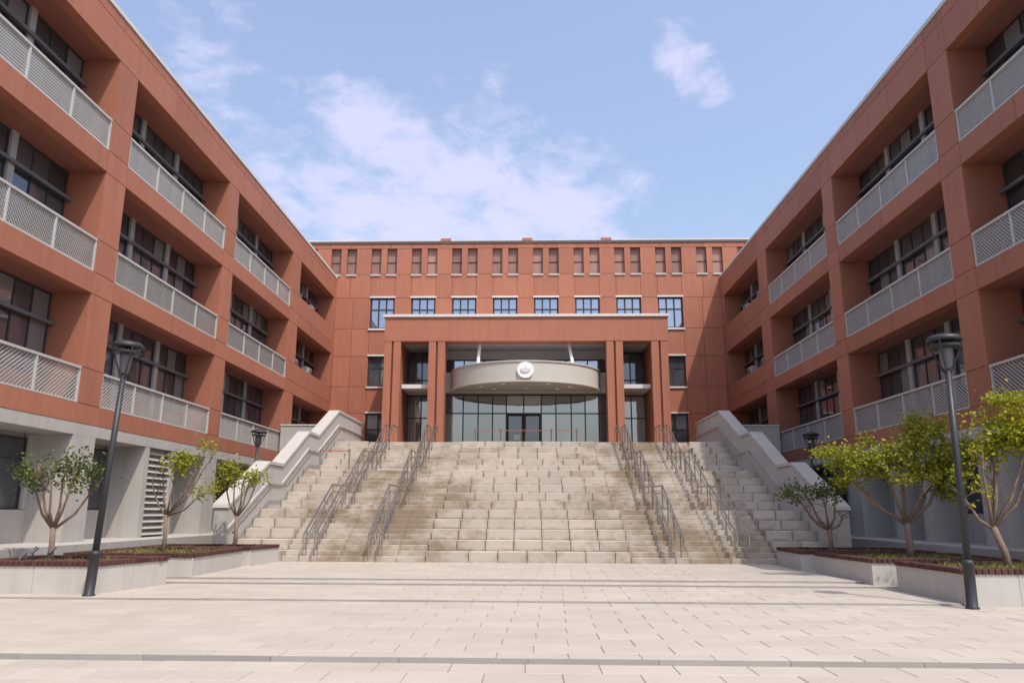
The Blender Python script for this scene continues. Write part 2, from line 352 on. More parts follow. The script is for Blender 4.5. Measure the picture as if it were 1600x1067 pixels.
def window(parent, sgn, u, d0, d1, z0, z1, nl=3, split=.66, glass='glass', axis='y', fm='frame', t=.055):
    """frame mesh part with panes as sub-parts. axis 'y': in a wing wall at offset u; axis 'x': in a wall facing the camera at depth u"""
    b = MB(); dep = .07
    def bx(a0, a1, b0, b1, q0, q1):
        if axis == 'y': b.box(sgn * (XW + q0), sgn * (XW + q1), a0, a1, b0, b1)
        else: b.box(a0, a1, q0, q1, b0, b1)
    zt = z0 + (z1 - z0) * split
    bx(d0, d1, z0, z0 + t, u, u + dep); bx(d0, d1, z1 - t, z1, u, u + dep)
    bx(d0, d0 + t, z0 + t, z1 - t, u, u + dep); bx(d1 - t, d1, z0 + t, z1 - t, u, u + dep)
    if split < 1: bx(d0 + t, d1 - t, zt - t / 2, zt + t / 2, u - .002, u + dep)
    w = (d1 - d0 - t) / nl
    for i in range(1, nl):
        x = d0 + t / 2 + i * w
        bx(x - t / 2, x + t / 2, z0 + t, zt - t / 2 if split < 1 else z1 - t, u + .002, u + dep - .003)
        if split < 1: bx(x - t / 2, x + t / 2, zt + t / 2, z1 - t, u + .002, u + dep - .003)
    o = build(b, 'window', fm, parent)
    for i in range(nl):
        for (a, e) in (((z0 + t, zt - t / 2), (zt + t / 2, z1 - t)) if split < 1 else ((z0 + t, z1 - t),)):
            x0 = d0 + t / 2 + i * w + t / 2; x1 = d0 + t / 2 + (i + 1) * w - t / 2
            if axis == 'y': piece('pane', glass, o, sgn * (XW + u + .03), sgn * (XW + u + .045), x0, x1, a, e)
            else: piece('pane', glass, o, x0, x1, u + .03, u + .045, a, e)
    return o
def wing(sgn, label):
    root = thing('classroom_wing', label, 'building', (sgn * (XW + 4), 22, 0))
    X = lambda u: sgn * (XW + u)
    COLS = COLS_L if sgn < 0 else COLS_R; D0 = COLS[0][0]; NC = len(COLS)
    fr = MB()                                             # structural frame behind the cladding
    bands = [(4.08, 4.65), (7.93, 8.60), (11.82, 12.54), (15.66, 17.1)]
    for a, b in bands: fr.box(X(.03), X(1.3), D0, 50, a, b)
    for c0, c1 in COLS:
        for (a, s_, b) in ROWS: fr.box(X(.03), X(1.3), c0, c1, a, b)
    for (a, s_, b) in ROWS: fr.box(X(.03), X(.33), 41.85, 49.45, a, s_)           # solid parapet of the end bay
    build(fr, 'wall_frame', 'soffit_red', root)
    bk = MB()
    bk.box(X(1.32), X(12), D0 + .03, 49.99, 4.1, 16.9); build(MB().box(X(1.32), X(12), D0 + .03, 49.99, -.30, 4.09), 'lower_wall', 'grey_wall', root)
    for k in range(8):
        for z0, z1 in ((4.08, 8.6), (8.6, 12.54), (12.54, 17.1)): piece('cladding_panel', 'clad', root, X(.03 + 1.5 * k), X(1.51 + 1.5 * k), D0 - .03, D0 - .001, z0 + .01, z1 - .01)
    build(bk, 'inner_wall', 'clad_back', root)
    build(MB().box(X(-.04), X(.5), D0 - .06, 49.95, 17.1, ROOF + .08), 'roof_coping', 'coping', root)
    build(MB().box(X(.5), X(12.2), D0 - .05, 50, 16.9, 17.0), 'roof', 'grey_wall', root)
    g = .011
    def pan(d0, d1, z0, z1): piece('cladding_panel', 'clad', root, X(0), X(.03), d0 + g, d1 - g, z0 + g, z1 - g)
    pan_rows = [(16.72, 17.1), (15.66, 16.72)]
    for i, (c0, c1) in enumerate(COLS[:-1]):
        n0 = COLS[i + 1][0]
        for z0, z1 in pan_rows:
            pan(c0, c1, z0, z1)
            for k in range(3): pan(c1 + (n0 - c1) * k / 3, c1 + (n0 - c1) * (k + 1) / 3, z0, z1)
        for ri, (a, s_, b) in enumerate(ROWS):
            lo = bands[ri][0]
            pan(c0, c1, lo, a); pan(c0, c1, a, s_); pan(c0, c1, s_, b)
            for k in range(2):
                q0, q1 = c1 + (n0 - c1) * k / 2, c1 + (n0 - c1) * (k + 1) / 2
                pan(q0, q1, lo, a)
                if i == NC - 2: pan(q0, q1, a, s_)
    c0, c1 = COLS[-1]
    for z0, z1 in pan_rows: pan(c0, c1, z0, z1)
    for ri, (a, s_, b) in enumerate(ROWS): pan(c0, c1, bands[ri][0], a); pan(c0, c1, a, s_); pan(c0, c1, s_, b)
    # window walls in the recesses
    for i in range(len(COLS) - 1):
        d0, d1 = COLS[i][1], COLS[i + 1][0]; end = i == NC - 2
        for ri, (a, s_, b) in enumerate(ROWS):
            n = 3 if d1 - d0 > 6 else 2; gap = .26; w = (d1 - d0 - gap * (n - 1) - .12) / n
            for k in range(1, n): q = d0 + .06 + k * (w + gap) - gap; piece('pilaster', 'pilaster', root, X(1.08), X(1.315), q, q + gap, a, b)
            piece('soffit', 'soffit_shade', root, X(.36), X(1.3), d0 + .003, d1 - .003, b - .02, b - .001)  # added thin strip with the recess shade painted into its colour
            for k in range(n):
                q = d0 + .06 + k * (w + gap)
                window(root, sgn, 1.16, q, q + w, a + .75, b - .03, 3, .64)
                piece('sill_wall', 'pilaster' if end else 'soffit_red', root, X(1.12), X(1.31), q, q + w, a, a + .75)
            zt = a + .75 + (b - .06 - a - .75) * .64
            piece('sun_bar', 'sun_bar', root, X(.98), X(1.06), d0 + .02, d1 - .02, zt - .05, zt + .05)
            if end: continue
            # light metal screen over the lower part of the opening
            L = d1 - d0; np_ = 4 if L > 6 else 3; u = .06
            rb = MB(); rb.box(X(u - .05), X(u + .07), d0 + .005, d1 - .005, s_ - .07, s_)
            rail = build(rb, 'screen_railing', 'alu', root)
            piece('bottom_rail', 'alu', rail, X(u - .02), X(u + .04), d0 + .03, d1 - .03, a + .012, a + .065)
            for k in range(np_ + 1):
                q = d0 + .035 + (L - .07) * k / np_
                piece('post', 'alu', rail, X(u - .035), X(u + .05), q - .032, q + .032, a + .01, s_ - .07)
            for k in range(np_):
                q = d0 + .035 + (L - .07) * k / np_ + .032; l = (L - .07) / np_ - .064
                link('slat_panel', slat_mesh(ri, l, s_ - a - .14), rail, (X(u + .012), q, a + .067))
    # grey ground floor
    gf = MB(); gf.box(X(.01), X(1.3), D0, 50, 3.74, 4.08)
    for c0, c1 in COLS: gf.box(X(.012), X(1.3), c0, c1, .2, 3.74)
    build(gf, 'ground_floor_frame', 'grey_wall', root)
    build(MB().box(X(-1.0), X(1.31), D0, 39.9, -.30, .72), 'plinth', 'grey_wall', root)
    for i in range(len(COLS) - 2):
        d0, d1 = COLS[i][1], COLS[i + 1][0]
        if abs(d0 - 22.85) < .01:
            for q in (26.0, 28.0): piece('pier', 'grey_wall', root, X(.02), X(1.3), q, q + .3, .72, 3.74)
            if sgn < 0:
                piece('louvre_back', 'grey_wall', root, X(.3), X(.34), 26.3, 28.0, .73, 3.73); z = .85
                while z < 3.6: lv = MB().bar((X(.15), 26.3, z), (X(.15), 28.0, z), .16, .02, up=(.7 * sgn, 0, .7)); build(lv, 'louvre_slat', 'grey_wall', root); z += .21
            spans = [(d0, 26.0, 1), (28.3, d1, 1)]
        else: spans = [(d0, d1, 3)]
        for a, b, n in spans:
            piece('grey_sill_wall', 'grey_wall', root, X(1.1), X(1.31), a, b, .72, 1.62)
            w = (b - a) / n
            for k in range(n):
                q0, q1 = a + w * k + (.2 if n > 1 else .1), a + w * (k + 1) - (.2 if n > 1 else .1)
                window(root, sgn, 1.2, q0, q1, 1.63, 3.6, 2, .7)
            for k in range(n + 1):
                q = a + w * k; piece('grey_pier', 'grey_wall', root, X(1.11), X(1.305), max(a, q - .19), min(b, q + .19), 1.63, 3.73)
    return root
wing(-1, 'red-clad four-storey classroom wing with its long face in full sun')
wing(1, 'red-clad four-storey classroom wing with its long face in shade')
# ------------------------------------------------------------------ main building across the court
X0, DB = -.12, 50.0
main = thing('main_building', 'red-clad main block with paired slot openings under its flat roof, closing the court', 'building', (X0, 55, 0))
CEN = [-15.24, -12.47, -9.7, -6.925, -4.155, -1.385, 1.385, 4.155, 6.925, 9.7, 12.47, 15.24]
back = MB()
def facade(z0, z1, openings, xa=-22.0, xb=22.0, extra=()):
    """one band of cladding panels with openings (x0, x1); backing cells behind"""
    xs = sorted(set([xa, xb] + [round(v, 3) for p in openings for v in p] + list(extra)))
    for a, b in zip(xs, xs[1:]):
        m = (a + b) / 2
        if any(p[0] < m < p[1] for p in openings): continue
        back.box(X0 + a, X0 + b, DB + .03, DB + .4, z0, z1)
        n = max(1, round((b - a) / 1.4))
        for k in range(n):
            q0, q1 = a + (b - a) * k / n, a + (b - a) * (k + 1) / n
            piece('cladding_panel', 'clad', main, X0 + q0 + .013, X0 + q1 - .013, DB, DB + .03, z0 + .013, z1 - .013)
slots = [(c + s * .54 - .33, c + s * .54 + .33) for c in CEN for s in (-1, 1)]
w3 = [(c - .82, c + .82) for c in CEN[2:10]]
w2 = [(c - .82, c + .82) for c in (CEN[2], CEN[9])]
ex = [c + s * .82 for c in CEN[2:10] for s in (-1, 1)]
facade(19.27, 19.62, []); facade(17.42, 19.27, slots); facade(15.75, 17.42, [], extra=[round(e, 3) for e in ex])
facade(13.62, 15.75, w3, -12.89, 13.13); facade(11.72, 13.62, [], -12.89, 13.13, [round(e, 3) for e in ex]); facade(9.68, 11.72, w2, -12.89, 13.13)
facade(7.90, 9.68, [(-5.9, 5.9)], -12.89, 13.13, [-10.52, 10.52, -8.88, 8.88]); facade(5.1, 7.90, w2 + [(-5.9, 5.9)], -12.89, 13.13); facade(.0, 5.1, [], -12.89, 13.13)
build(back, 'backing_wall', 'clad_back', main)
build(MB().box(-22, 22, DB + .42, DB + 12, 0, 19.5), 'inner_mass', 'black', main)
build(MB().box(-22.1, 22.1, DB - .06, DB + .6, 19.62, 19.78), 'roof_edge', 'dark_coping', main)
build(MB().box(-22.1, 22.1, DB - .02, DB + .62, 19.78, 19.88), 'roof_coping', 'coping', main)
for x in (-5.6, 0.0, 5.4): piece('roof_vent', 'clad', main, x - .35, x + .35, DB - .05, DB + .5, 19.6, 19.98)
for c in slots:
    piece('slot_infill', 'blind', main, X0 + c[0], X0 + c[1], DB + .24, DB + .28, 17.42, 19.27)
    piece('slot_rail', 'frame', main, X0 + c[0] + .01, X0 + c[1] - .01, DB + .2, DB + .235, 18.3, 18.34)
    piece('slot_sill', 'slot_sill', main, X0 + c[0] - .03, X0 + c[1] + .03, DB - .07, DB + .2, 17.30, 17.42)
for lst, z0, z1, gl in ((w3, 13.62, 15.75, 'sky_glass'), (w2, 9.68, 11.72, 'glass'), (w2, 5.12, 7.9, 'glass')):
    for a, b in lst:
        window(main, 1, DB + .14, X0 + a, X0 + b, z0, z1, 3 if gl == 'sky_glass' else 2, .62, gl, 'x', t=.10)
        piece('window_sill', 'coping', main, X0 + a - .06, X0 + b + .06, DB - .08, DB + .13, z0 - .12, z0)
        piece('window_lintel', 'coping', main, X0 + a - .06, X0 + b + .06, DB - .06, DB + .13, z1, z1 + .11)
# entrance hall: glazed walls set inside the portico
def hall(x0, x1, d, z0, z1, cols, zt, gl, nm):
    b = MB(); t = .07
    b.box(x0, x1, d, d + .12, z1 - t, z1); b.box(x0, x1, d, d + .12, z0, z0 + t); b.box(x0, x1, d + .004, d + .116, zt - t / 2, zt + t / 2)
    xs = cols
    for x in xs: b.box(x - t / 2, x + t / 2, d + .002, d + .118, z0 + t, zt - t / 2); b.box(x - t / 2, x + t / 2, d + .002, d + .118, zt + t / 2, z1 - t)
    o = build(b, nm, 'frame', main)
    for a, e in zip(xs, xs[1:]):
        for q0, q1 in ((z0 + t, zt - t / 2), (zt + t / 2, z1 - t)):
            piece('pane', gl, o, a + t / 2, e - t / 2, d + .05, d + .065, q0, q1)
    return o
cm = [-5.18, -3.87, -2.94, -2.05, -1.2, -.12, .96, 1.86, 2.8, 3.66, 4.5, 5.18]
HD = 47.2
hb = hall(X0 - 5.18, X0 + 5.18, HD, 5.1, 8.72, [X0 + c for c in cm], 7.55, 'hall_glass', 'entrance_glazing')
hall(X0 - 5.18, X0 + 5.18, 47.6, 9.02, 11.0, [X0 - 5.18 + 10.36 * k / 8 for k in range(9)], 9.5, 'sky_glass', 'upper_glazing')
for s in (-1, 1):
    hall(X0 + s * 6.6 - .85, X0 + s * 6.6 + .85, 48.0, 5.1, 8.78, [X0 + s * 6.6 - .85, X0 + s * 6.6, X0 + s * 6.6 + .85], 7.35, 'hall_glass', 'side_glazing')
    hall(X0 + s * 6.6 - .85, X0 + s * 6.6 + .85, 48.0, 9.06, 11.5, [X0 + s * 6.6 - .85, X0 + s * 6.6, X0 + s * 6.6 + .85], 9.75, 'glass', 'side_glazing')
for k, (a, b) in enumerate(((-1.16, -.14), (-.10, .92))):
    d = MB(); t = .11
    d.box(X0 + a, X0 + b, HD - .03, HD - .004, 7.38, 7.5); d.box(X0 + a, X0 + b, HD - .03, HD - .004, 5.13, 5.32)
    d.box(X0 + a, X0 + a + t, HD - .03, HD - .004, 5.32, 7.38); d.box(X0 + b - t, X0 + b, HD - .03, HD - .004, 5.32, 7.38)
    o = build(d, 'door', 'black', main); piece('pane', 'glass', o, X0 + a + t, X0 + b - t, HD - .02, HD - .008, 5.32, 7.38)
    hx = X0 + (b - .06 if k == 0 else a + .06); hd = MB().tube([(hx, HD - .09, 5.9), (hx, HD - .09, 6.6)], .018); build(hd, 'door_handle', 'steel', o)
    if k == 0: piece('notice_sheet', 'white', o, X0 - .72, X0 - .36, HD - .026, HD - .021, 5.95, 6.25)
# ------------------------------------------------------------------ portico
por = thing('entrance_portico', 'tall red portico with four grooved double columns before the glass entrance', 'portico', (X0, 45, 5.1))
PF = 44.5
b = MB().box(X0 - 8.42, X0 + 8.42, PF, PF + 1.0, 11.53, 13.0); b.box(X0 - 8.42, X0 - 7.4, PF + 1.0, DB - .002, 11.53, 13.0); b.box(X0 + 7.4, X0 + 8.42, PF + 1.0, DB - .002, 11.53, 13.0)
build(b, 'beam', 'clad', por)
build(MB().box(X0 - 8.52, X0 + 8.52, PF - .1, DB - .09, 13.0, 13.16), 'roof_coping', 'coping', por)
build(MB().box(X0 - 7.39, X0 + 7.39, PF + 1.01, DB - .09, 11.56, 11.7), 'ceiling', 'ceil', por)
for a, e in ((-8.4, -7.42), (-5.75, -4.78), (4.78, 5.75), (7.42, 8.4)):
    c = MB(); m = (a + e) / 2
    c.box(X0 + a, X0 + m - .06, PF + .02, PF + .98, 5.1, 11.53); c.box(X0 + m + .06, X0 + e, PF + .02, PF + .98, 5.1, 11.53); c.box(X0 + m - .06, X0 + m + .06, PF + .22, PF + .78, 5.1, 11.53)
    build(c, 'column', 'clad', por)
for s in (-1, 1):
    piece('floor_slab', 'coping', por, X0 + s * 5.77, X0 + s * 7.4, PF + .7, 48.2, 8.80, 9.04)
    piece('side_wall', 'clad', por, X0 + s * 7.45, X0 + s * 8.0, PF + 1.0, DB - .1, 5.1, 11.52)
    piece('side_wall', 'soffit_red', por, X0 + s * 5.2, X0 + s * 5.72, PF + 1.6, DB - .1, 5.1, 11.52)
b = MB().box(X0 - 5.18, X0 + 5.18, 46.4, 46.75, 8.75, 9.95); b.box(X0 - 5.18, X0 + 5.18, 46.75, 49.65, 8.75, 9.0); build(b, 'parapet', 'canopy', por)
build(MB().box(X0 - 5.18, X0 + 5.18, 47.55, 49.8, 11.005, 11.555), 'lintel', 'ceil', por)
# ------------------------------------------------------------------ curved canopy with round emblem
can = thing('entrance_canopy', 'pale curved drum canopy with a round emblem over the glass doors', 'canopy', (X0, 44.5, 8.7))
def arc(rx, ry, n=48): return [(X0 + rx * math.cos(math.pi + math.pi * k / n), 46.38 + ry * math.sin(math.pi + math.pi * k / n)) for k in range(n + 1)]
A, A2 = arc(4.5, 4.1), arc(4.4, 4.0)
b = MB(); n = len(A)
for z0, z1, out, inn in ((8.80, 9.86, A, A2),):
    o = len(b.v); b.v += [(x, y, z0) for x, y in out] + [(x, y, z1) for x, y in out] + [(x, y, z0) for x, y in inn] + [(x, y, z1) for x, y in inn]
    for i in range(n - 1):
        b.f += [(o + i, o + i + 1, o + n + i + 1, o + n + i), (o + 2 * n + i + 1, o + 2 * n + i, o + 3 * n + i, o + 3 * n + i + 1), (o + n + i, o + n + i + 1, o + 3 * n + i + 1, o + 3 * n + i), (o + i + 1, o + i, o + 2 * n + i, o + 2 * n + i + 1)]
build(b, 'fascia', 'canopy', can, smooth=False)
R1, R2 = arc(4.56, 4.16), arc(4.40, 4.0)
for nm, z0, z1 in (('lower_lip', 8.72, 8.80), ('upper_lip', 9.86, 9.93)):
    build(MB().prism(R1 + R2[::-1], z0, z1), nm, 'canopy', can)
build(MB().prism(arc(4.38, 3.98), 8.80, 8.88), 'soffit', 'canopy_under', can)
build(MB().prism(arc(4.38, 3.98), 9.6, 9.7), 'roof', 'coping', can)
for x, d in ((-2.6, 44.6), (-1.3, 43.6), (1.3, 43.6), (2.6, 44.6), (-1.9, 45.4), (1.9, 45.4), (0, 45.2)):
    l = MB().lathe([(.11, 0), (.13, .01), (.13, .03)], 16); l.v = [(a + X0 + x, c + d, z + 8.77) for a, c, z in l.v]; build(l, 'downlight', 'white', can)
em = MB()
nn = 32; o = 0; fy = 46.38 - 4.1 - .12
em.v += [(X0 + .46 * math.cos(2 * math.pi * k / nn), fy, 9.36 + .46 * math.sin(2 * math.pi * k / nn)) for k in range(nn)]
em.v += [(X0 + .46 * math.cos(2 * math.pi * k / nn), fy + .14, 9.36 + .46 * math.sin(2 * math.pi * k / nn)) for k in range(nn)]
em.f += [tuple(range(nn)), tuple(range(2 * nn - 1, nn - 1, -1))] + [(k, (k + 1) % nn, nn + (k + 1) % nn, nn + k) for k in range(nn)]
emb = build(em, 'emblem', 'white', can)
for k in range(3):                                     # pale raised petals on the disc
    a = R(35 + 55 * k); p = MB(); c0 = (X0 + .16 * math.cos(a), 9.24 + .16 * math.sin(a))
    p.v = [(c0[0] + .17 * math.cos(t) * math.cos(a) - .09 * math.sin(t) * math.sin(a), fy - e - (.006 * k if e > .01 else 0), c0[1] + .17 * math.cos(t) * math.sin(a) + .09 * math.sin(t) * math.cos(a)) for e in (0.045, .001) for t in [2 * math.pi * j / 14 for j in range(14)]]
    p.f = [tuple(range(14)), tuple(range(27, 13, -1))] + [(j, (j + 1) % 14, 14 + (j + 1) % 14, 14 + j) for j in range(14)]
    build(p, 'emblem_petal', 'coping', emb)
for s, dx in ((-1, -.02), (1, -.12)):
    build(MB().tube([(X0 + s * 2.85, 44.6, 9.68), (X0 + s * 2.75 + dx, 45.42, 11.56)], .10, 10), 'hanger', 'white', can)
# ------------------------------------------------------------------ grand staircase
st = thing('grand_staircase', 'broad pale stone staircase in three flights with large centre blocks', 'staircase', (0, 32, 0))
DF = [26.0, 31.2, 36.3]; TR, RI = .35, .17; HWD = 9.9
TOPD = 47.1
core = MB()
prof = []
for f in range(3):
    for i in range(10):
        d = DF[f] + i * TR; prof += [(d + .03, f * 1.7 + i * RI - .03), (d + .03, f * 1.7 + (i + 1) * RI - .03)]
prof[0] = (prof[0][0], -.3)
prof += [(49.9, 5.07), (49.9, -.3)]
core.xprism(prof, -HWD + .01, HWD - .01); build(core, 'core', 'grout', st)
def tops(f, i): return f * 1.7 + i * RI
rest = MB()
ZB = []
for f in range(3):
    for j in range(5):                                  # large blocks, two small risers high
        d0 = DF[f] + j * 2 * TR; d1 = d0 + 2 * TR + .04 if j < 4 else (DF[f + 1] + .04 if f < 2 else 41.0)
        z0, z1 = f * 1.7 + j * 2 * RI, f * 1.7 + (j + 1) * 2 * RI
        if j == 0 and f == 0: z0 = -.03
        n = 7; off = random.choice((0, .0, .47, .25))
        xs = [-3.35] + [-3.35 + 6.7 * (k + (off if 0 < k < n else 0)) / n for k in range(1, n)] + [3.35]
        for a, e in zip(xs, xs[1:]): piece('step_block', 'stone', st, a + .011, e - .011, d0 - .03 + random.uniform(-.006, .006), d1, z0 + .012, z1 + random.uniform(-.003, .003), .012)
        for s in (-1, 1):
            m_ = 9.0 + random.uniform(-.15, .15); xs = [8.12, m_, HWD]
            for a, e in zip(xs, xs[1:]): piece('step_block', 'stone', st, s * (a + .011), s * (e - .011), d0 - .03, d1, z0 + .012, z1 + random.uniform(-.003, .003), .012)
    for i in range(10):
        d0 = DF[f] + i * TR; d1 = d0 + TR + .04 if i < 9 else (DF[f + 1] + .04 if f < 2 else 41.0)
        z0, z1 = tops(f, i), tops(f, i + 1)
        if f == 0 and i == 0: z0 = -.03
        for s in (-1, 1):
            n = 5
            for k in range(n):
                a, e = 3.37 + 4.73 * k / n, 3.37 + 4.73 * (k + 1) / n
                if f == 0: piece('step_slab', 'stone', st, s * (a + .006), s * (e - .006), d0, d1, z0 + .005, z1, .01)
                else: x0, x1 = sorted((s * (a + .006), s * (e - .006))); rest.cbox(x0, x1, d0, d1, z0 + .005, z1 + random.uniform(-.002, .002), .01)
build(rest, 'upper_step_slabs', 'stone', st, kind='stuff')
build(MB().box(-HWD + .02, HWD - .02, 41.01, 49.9, 5.075, 5.098), 'top_landing', 'stone', st)
# sloping cheek walls
PR = [(25.7, 1.70), (29.45, 3.35), (31.1, 3.35), (34.6, 5.02), (36.2, 5.02), (39.9, 6.66), (45.6, 6.66)]
for s in (-1, 1):
    cw = thing('cheek_wall', 'sloping pale stair side wall whose inner face is in ' + ('full sun' if s < 0 else 'shade'), 'wall', (s * 10.25, 35, 0), 'staircase side walls')
    xs = (s * 9.9, s * 10.36)
    build(MB().xprism(PR + [(45.6, -.3), (25.7, -.3)], min(xs), max(xs)), 'wall', 'white_stone', cw)
    xc = (s * 9.85, s * 10.42)
    cp = [(y, z) for y, z in PR]
    build(MB().xprism([(y - (.05 if k == 0 else 0), z + .012) for k, (y, z) in enumerate(cp)] + [(y, z + .13) for y, z in cp[::-1]], min(xc), max(xc)), 'coping', 'white_stone', cw)
    # shallow ledge along the inner face
    build(MB().xprism([(y, z - .62) for y, z in PR] + [(y, z - .72) for y, z in PR[::-1]], min(s * 9.84, s * 9.899), max(s * 9.84, s * 9.899)), 'ledge', 'white_stone', cw)
    hr = thing('wall_handrail', 'thin steel handrail fixed along the ' + ('sunlit' if s < 0 else 'shaded') + ' stair side wall', 'handrail', (s * 9.7, 35, 0))
    pts = [(s * 9.68, y, z - .78) for y, z in PR]
    build(MB().tube(pts, .032), 'rail', 'steel', hr)
    for q in range(12):
        d = 26.6 + q * 1.6
        for (y0, z0), (y1, z1) in zip(PR, PR[1:]):
            if y0 <= d <= y1: z = z0 + (z1 - z0) * (d - y0) / (y1 - y0) - .78
        build(MB().tube([(s * 9.9, d, z - .08), (s * 9.68, d, z - .06), (s * 9.68, d, z)], .014, 6), 'bracket', 'steel', hr)
    # bridge from the top landing to the wing
    br = thing('link_bridge', 'grey link bridge parapet between the ' + ('sunlit' if s < 0 else 'shaded') + ' wing and the stair side wall', 'bridge', (s * 11.8, 45, 4.6))
    build(MB().box(s * 10.43, s * 12.96, 40.0, 40.25, 4.62, 6.0), 'parapet', 'grey_wall', br)
    build(MB().box(s * 10.43, s * 12.96, 40.25, 49.9, 4.62, 5.05), 'deck', 'grey_wall', br)
    build(MB().box(s * 10.43, s * 12.98, 39.96, 40.29, 6.0, 6.06), 'coping', 'coping', br)
# double stainless handrails
def stepz(d):
    z = 0
    for f in range(3):
        for i in range(10):
            if d >= DF[f] + i * TR: z = f * 1.7 + (i + 1) * RI
    return z
RAIL = [(25.72, .55), (25.74, .86), (25.95, .98), (29.15, 2.6), (30.95, 2.6), (31.2, 2.72), (34.35, 4.3), (36.05, 4.3), (36.3, 4.42), (39.45, 6.0), (41.0, 6.0), (41.1, 5.85)]
def railz(d):
    for (y0, z0), (y1, z1) in zip(RAIL, RAIL[1:]):
        if y0 <= d <= y1: return z0 + (z1 - z0) * (d - y0) / (y1 - y0)
    return 6.0
for xr, inner in ((-7.15, 0), (-5.0, 1), (4.8, 1), (6.95, 0)):
    hr = thing('stair_handrail', 'double steel stair handrail ' + ('bordering the centre blocks, nearer the ' if inner else 'farther from the centre blocks, nearer the ') + ('sunlit' if xr < 0 else 'shaded') + ' side wall', 'handrail', (xr, 33, 0), 'inner stair handrails' if inner else 'outer stair handrails')
    for s in (-1, 1):
        x = xr + s * .19
        build(MB().tube([(x, y, z) for y, z in RAIL], .034), 'top_rail', 'steel', hr)
        build(MB().tube([(x, y, z - .26) for y, z in RAIL[2:-1]], .02, 6), 'lower_rail', 'steel', hr)
        d = 25.98
        while d < 41.05:
            z = stepz(d + .02)
            if not (29.5 < d < 31.0 and 29.9 < d < 30.6):
                build(MB().tube([(x, d + .12, z), (x, d + .12, railz(d + .12))], .022, 6), 'post', 'steel', hr)
            d += 1.05
# tape barriers
def barrier(x0, x1, d, z, lab, red=True, n=2):
    t = thing('tape_barrier', lab, 'barrier', ((x0 + x1) / 2, d, z))
    for k in range(n):
        x = x0 + (x1 - x0) * k / (n - 1)
        l = MB().lathe([(.16, 0), (.16, .03), (.05, .05), (.035, .07), (.035, .92), (.05, .93), (.05, .99), (.03, 1.0)], 12); l.v = [(a + x, c + d, q + z) for a, c, q in l.v]; build(l, 'post', 'steel', t)
    for k in range(n - 1):
        a, e = x0 + (x1 - x0) * k / (n - 1), x0 + (x1 - x0) * (k + 1) / (n - 1)
        build(MB().box(a + .04, e - .04, d - .006, d + .006, z + .91, z + .95), 'tape', 'red', t)
barrier(-9.55, -8.2, 35.4, 3.4, 'red tape barrier standing on the stair landing by the sunlit side wall')
barrier(-2.9, 2.7, 42.6, 5.1, 'long red tape barrier across the top landing before the doors', n=5)
# ------------------------------------------------------------------ planters
def planter(poly, sgn, lab, idx):
    """poly: plan outline (mirrored by sgn), first points are the visible faces"""
    P = [(sgn * x, y) for x, y in poly]
    if sgn < 0: P = P
    cx = sum(p[0] for p in P) / len(P); cy = sum(p[1] for p in P) / len(P)
    t = thing('planter', lab, 'planter', (cx, cy, 0))
    # concrete slab facing pieces on every side plus core
    area = sum(P[i][0] * P[(i + 1) % len(P)][1] - P[(i + 1) % len(P)][0] * P[i][1] for i in range(len(P)))
    Q = P if area > 0 else P[::-1]
    def inset(P_, w):
        n = len(P_); out = []
        for i in range(n):
            a, b, c = Vector(P_[i - 1]), Vector(P_[i]), Vector(P_[(i + 1) % n])
            d1 = (b - a).normalized(); d2 = (c - b).normalized(); n1 = Vector((-d1.y, d1.x)); n2 = Vector((-d2.y, d2.x))
            m = (n1 + n2); m /= max(.3, 1 + n1.dot(n2)); out.append(tuple(b + m * w))
        return out
    core = inset(Q, .06)
    build(MB().prism(core, -.35, .40), 'core', 'planter', t)
    build(MB().prism(inset(Q, .38), .405, .50), 'soil', 'soil', t)
    for i in range(len(Q)):
        a, b = Vector(Q[i]), Vector(Q[(i + 1) % len(Q)]); L = (b - a).length; d = (b - a) / L; nrm = Vector((-d.y, d.x))
        n = max(1, round(L / 1.15))
        for k in range(n):
            p = a + d * (L * k / n + .004); q = a + d * (L * (k + 1) / n - .004)
            m_ = MB(); m_.v = []
            pl = [tuple(p), tuple(q), tuple(q + nrm * .055), tuple(p + nrm * .055)]
            m_.prism(pl, -.3, .455); build(m_, 'facing_slab', 'planter', t)
        # brick-on-edge cap
        n = max(2, round(L / .125)); key = ('brick', round(L / n, 3))
        if key not in CACHE: CACHE[key] = MB().cbox(-L / n / 2 + .011, L / n / 2 - .011, 0, .34, 0, .10, .008).mesh('cap_brick', M['brick'])
        for k in range(n):
            p = a + d * (L * (k + .5) / n) - nrm * .03
            o = link('cap_brick', CACHE[key], t, (p.x, p.y, .46 + random.uniform(-.004, .004))); o.rotation_euler = (random.uniform(-.02, .02), 0, math.atan2(d.y, d.x) + random.uniform(-.015, .015))
    return t
LP = [([(9.05, 16.5), (8.55, 18.7), (11.7, 18.7), (11.7, 16.5)], 'with a broad front face, behind the lamp post'),
      ([(8.4, 19.75), (8.45, 23.3), (11.7, 23.3), (11.7, 19.75)], 'in the middle of its row'),
      ([(8.35, 23.7), (8.1, 25.6), (11.7, 25.6), (11.7, 23.7)], 'beside the foot of the stairs')]
RP = [([(8.5, 15.9), (8.45, 18.6), (11.7, 18.6), (11.7, 15.9)], LP[0][1]), ([(8.2, 19.3), (8.0, 22.4), (11.7, 22.4), (11.7, 19.3)], LP[1][1]), ([(7.85, 23.2), (7.95, 25.6), (11.7, 25.6), (11.7, 23.2)], LP[2][1])]
for k in range(3):
    planter(LP[k][0], -1, 'brick-capped stone planter %s, sunlit wing\'s side' % LP[k][1], k)
    planter(RP[k][0], 1, 'brick-capped stone planter %s, shaded wing\'s side' % RP[k][1], k)
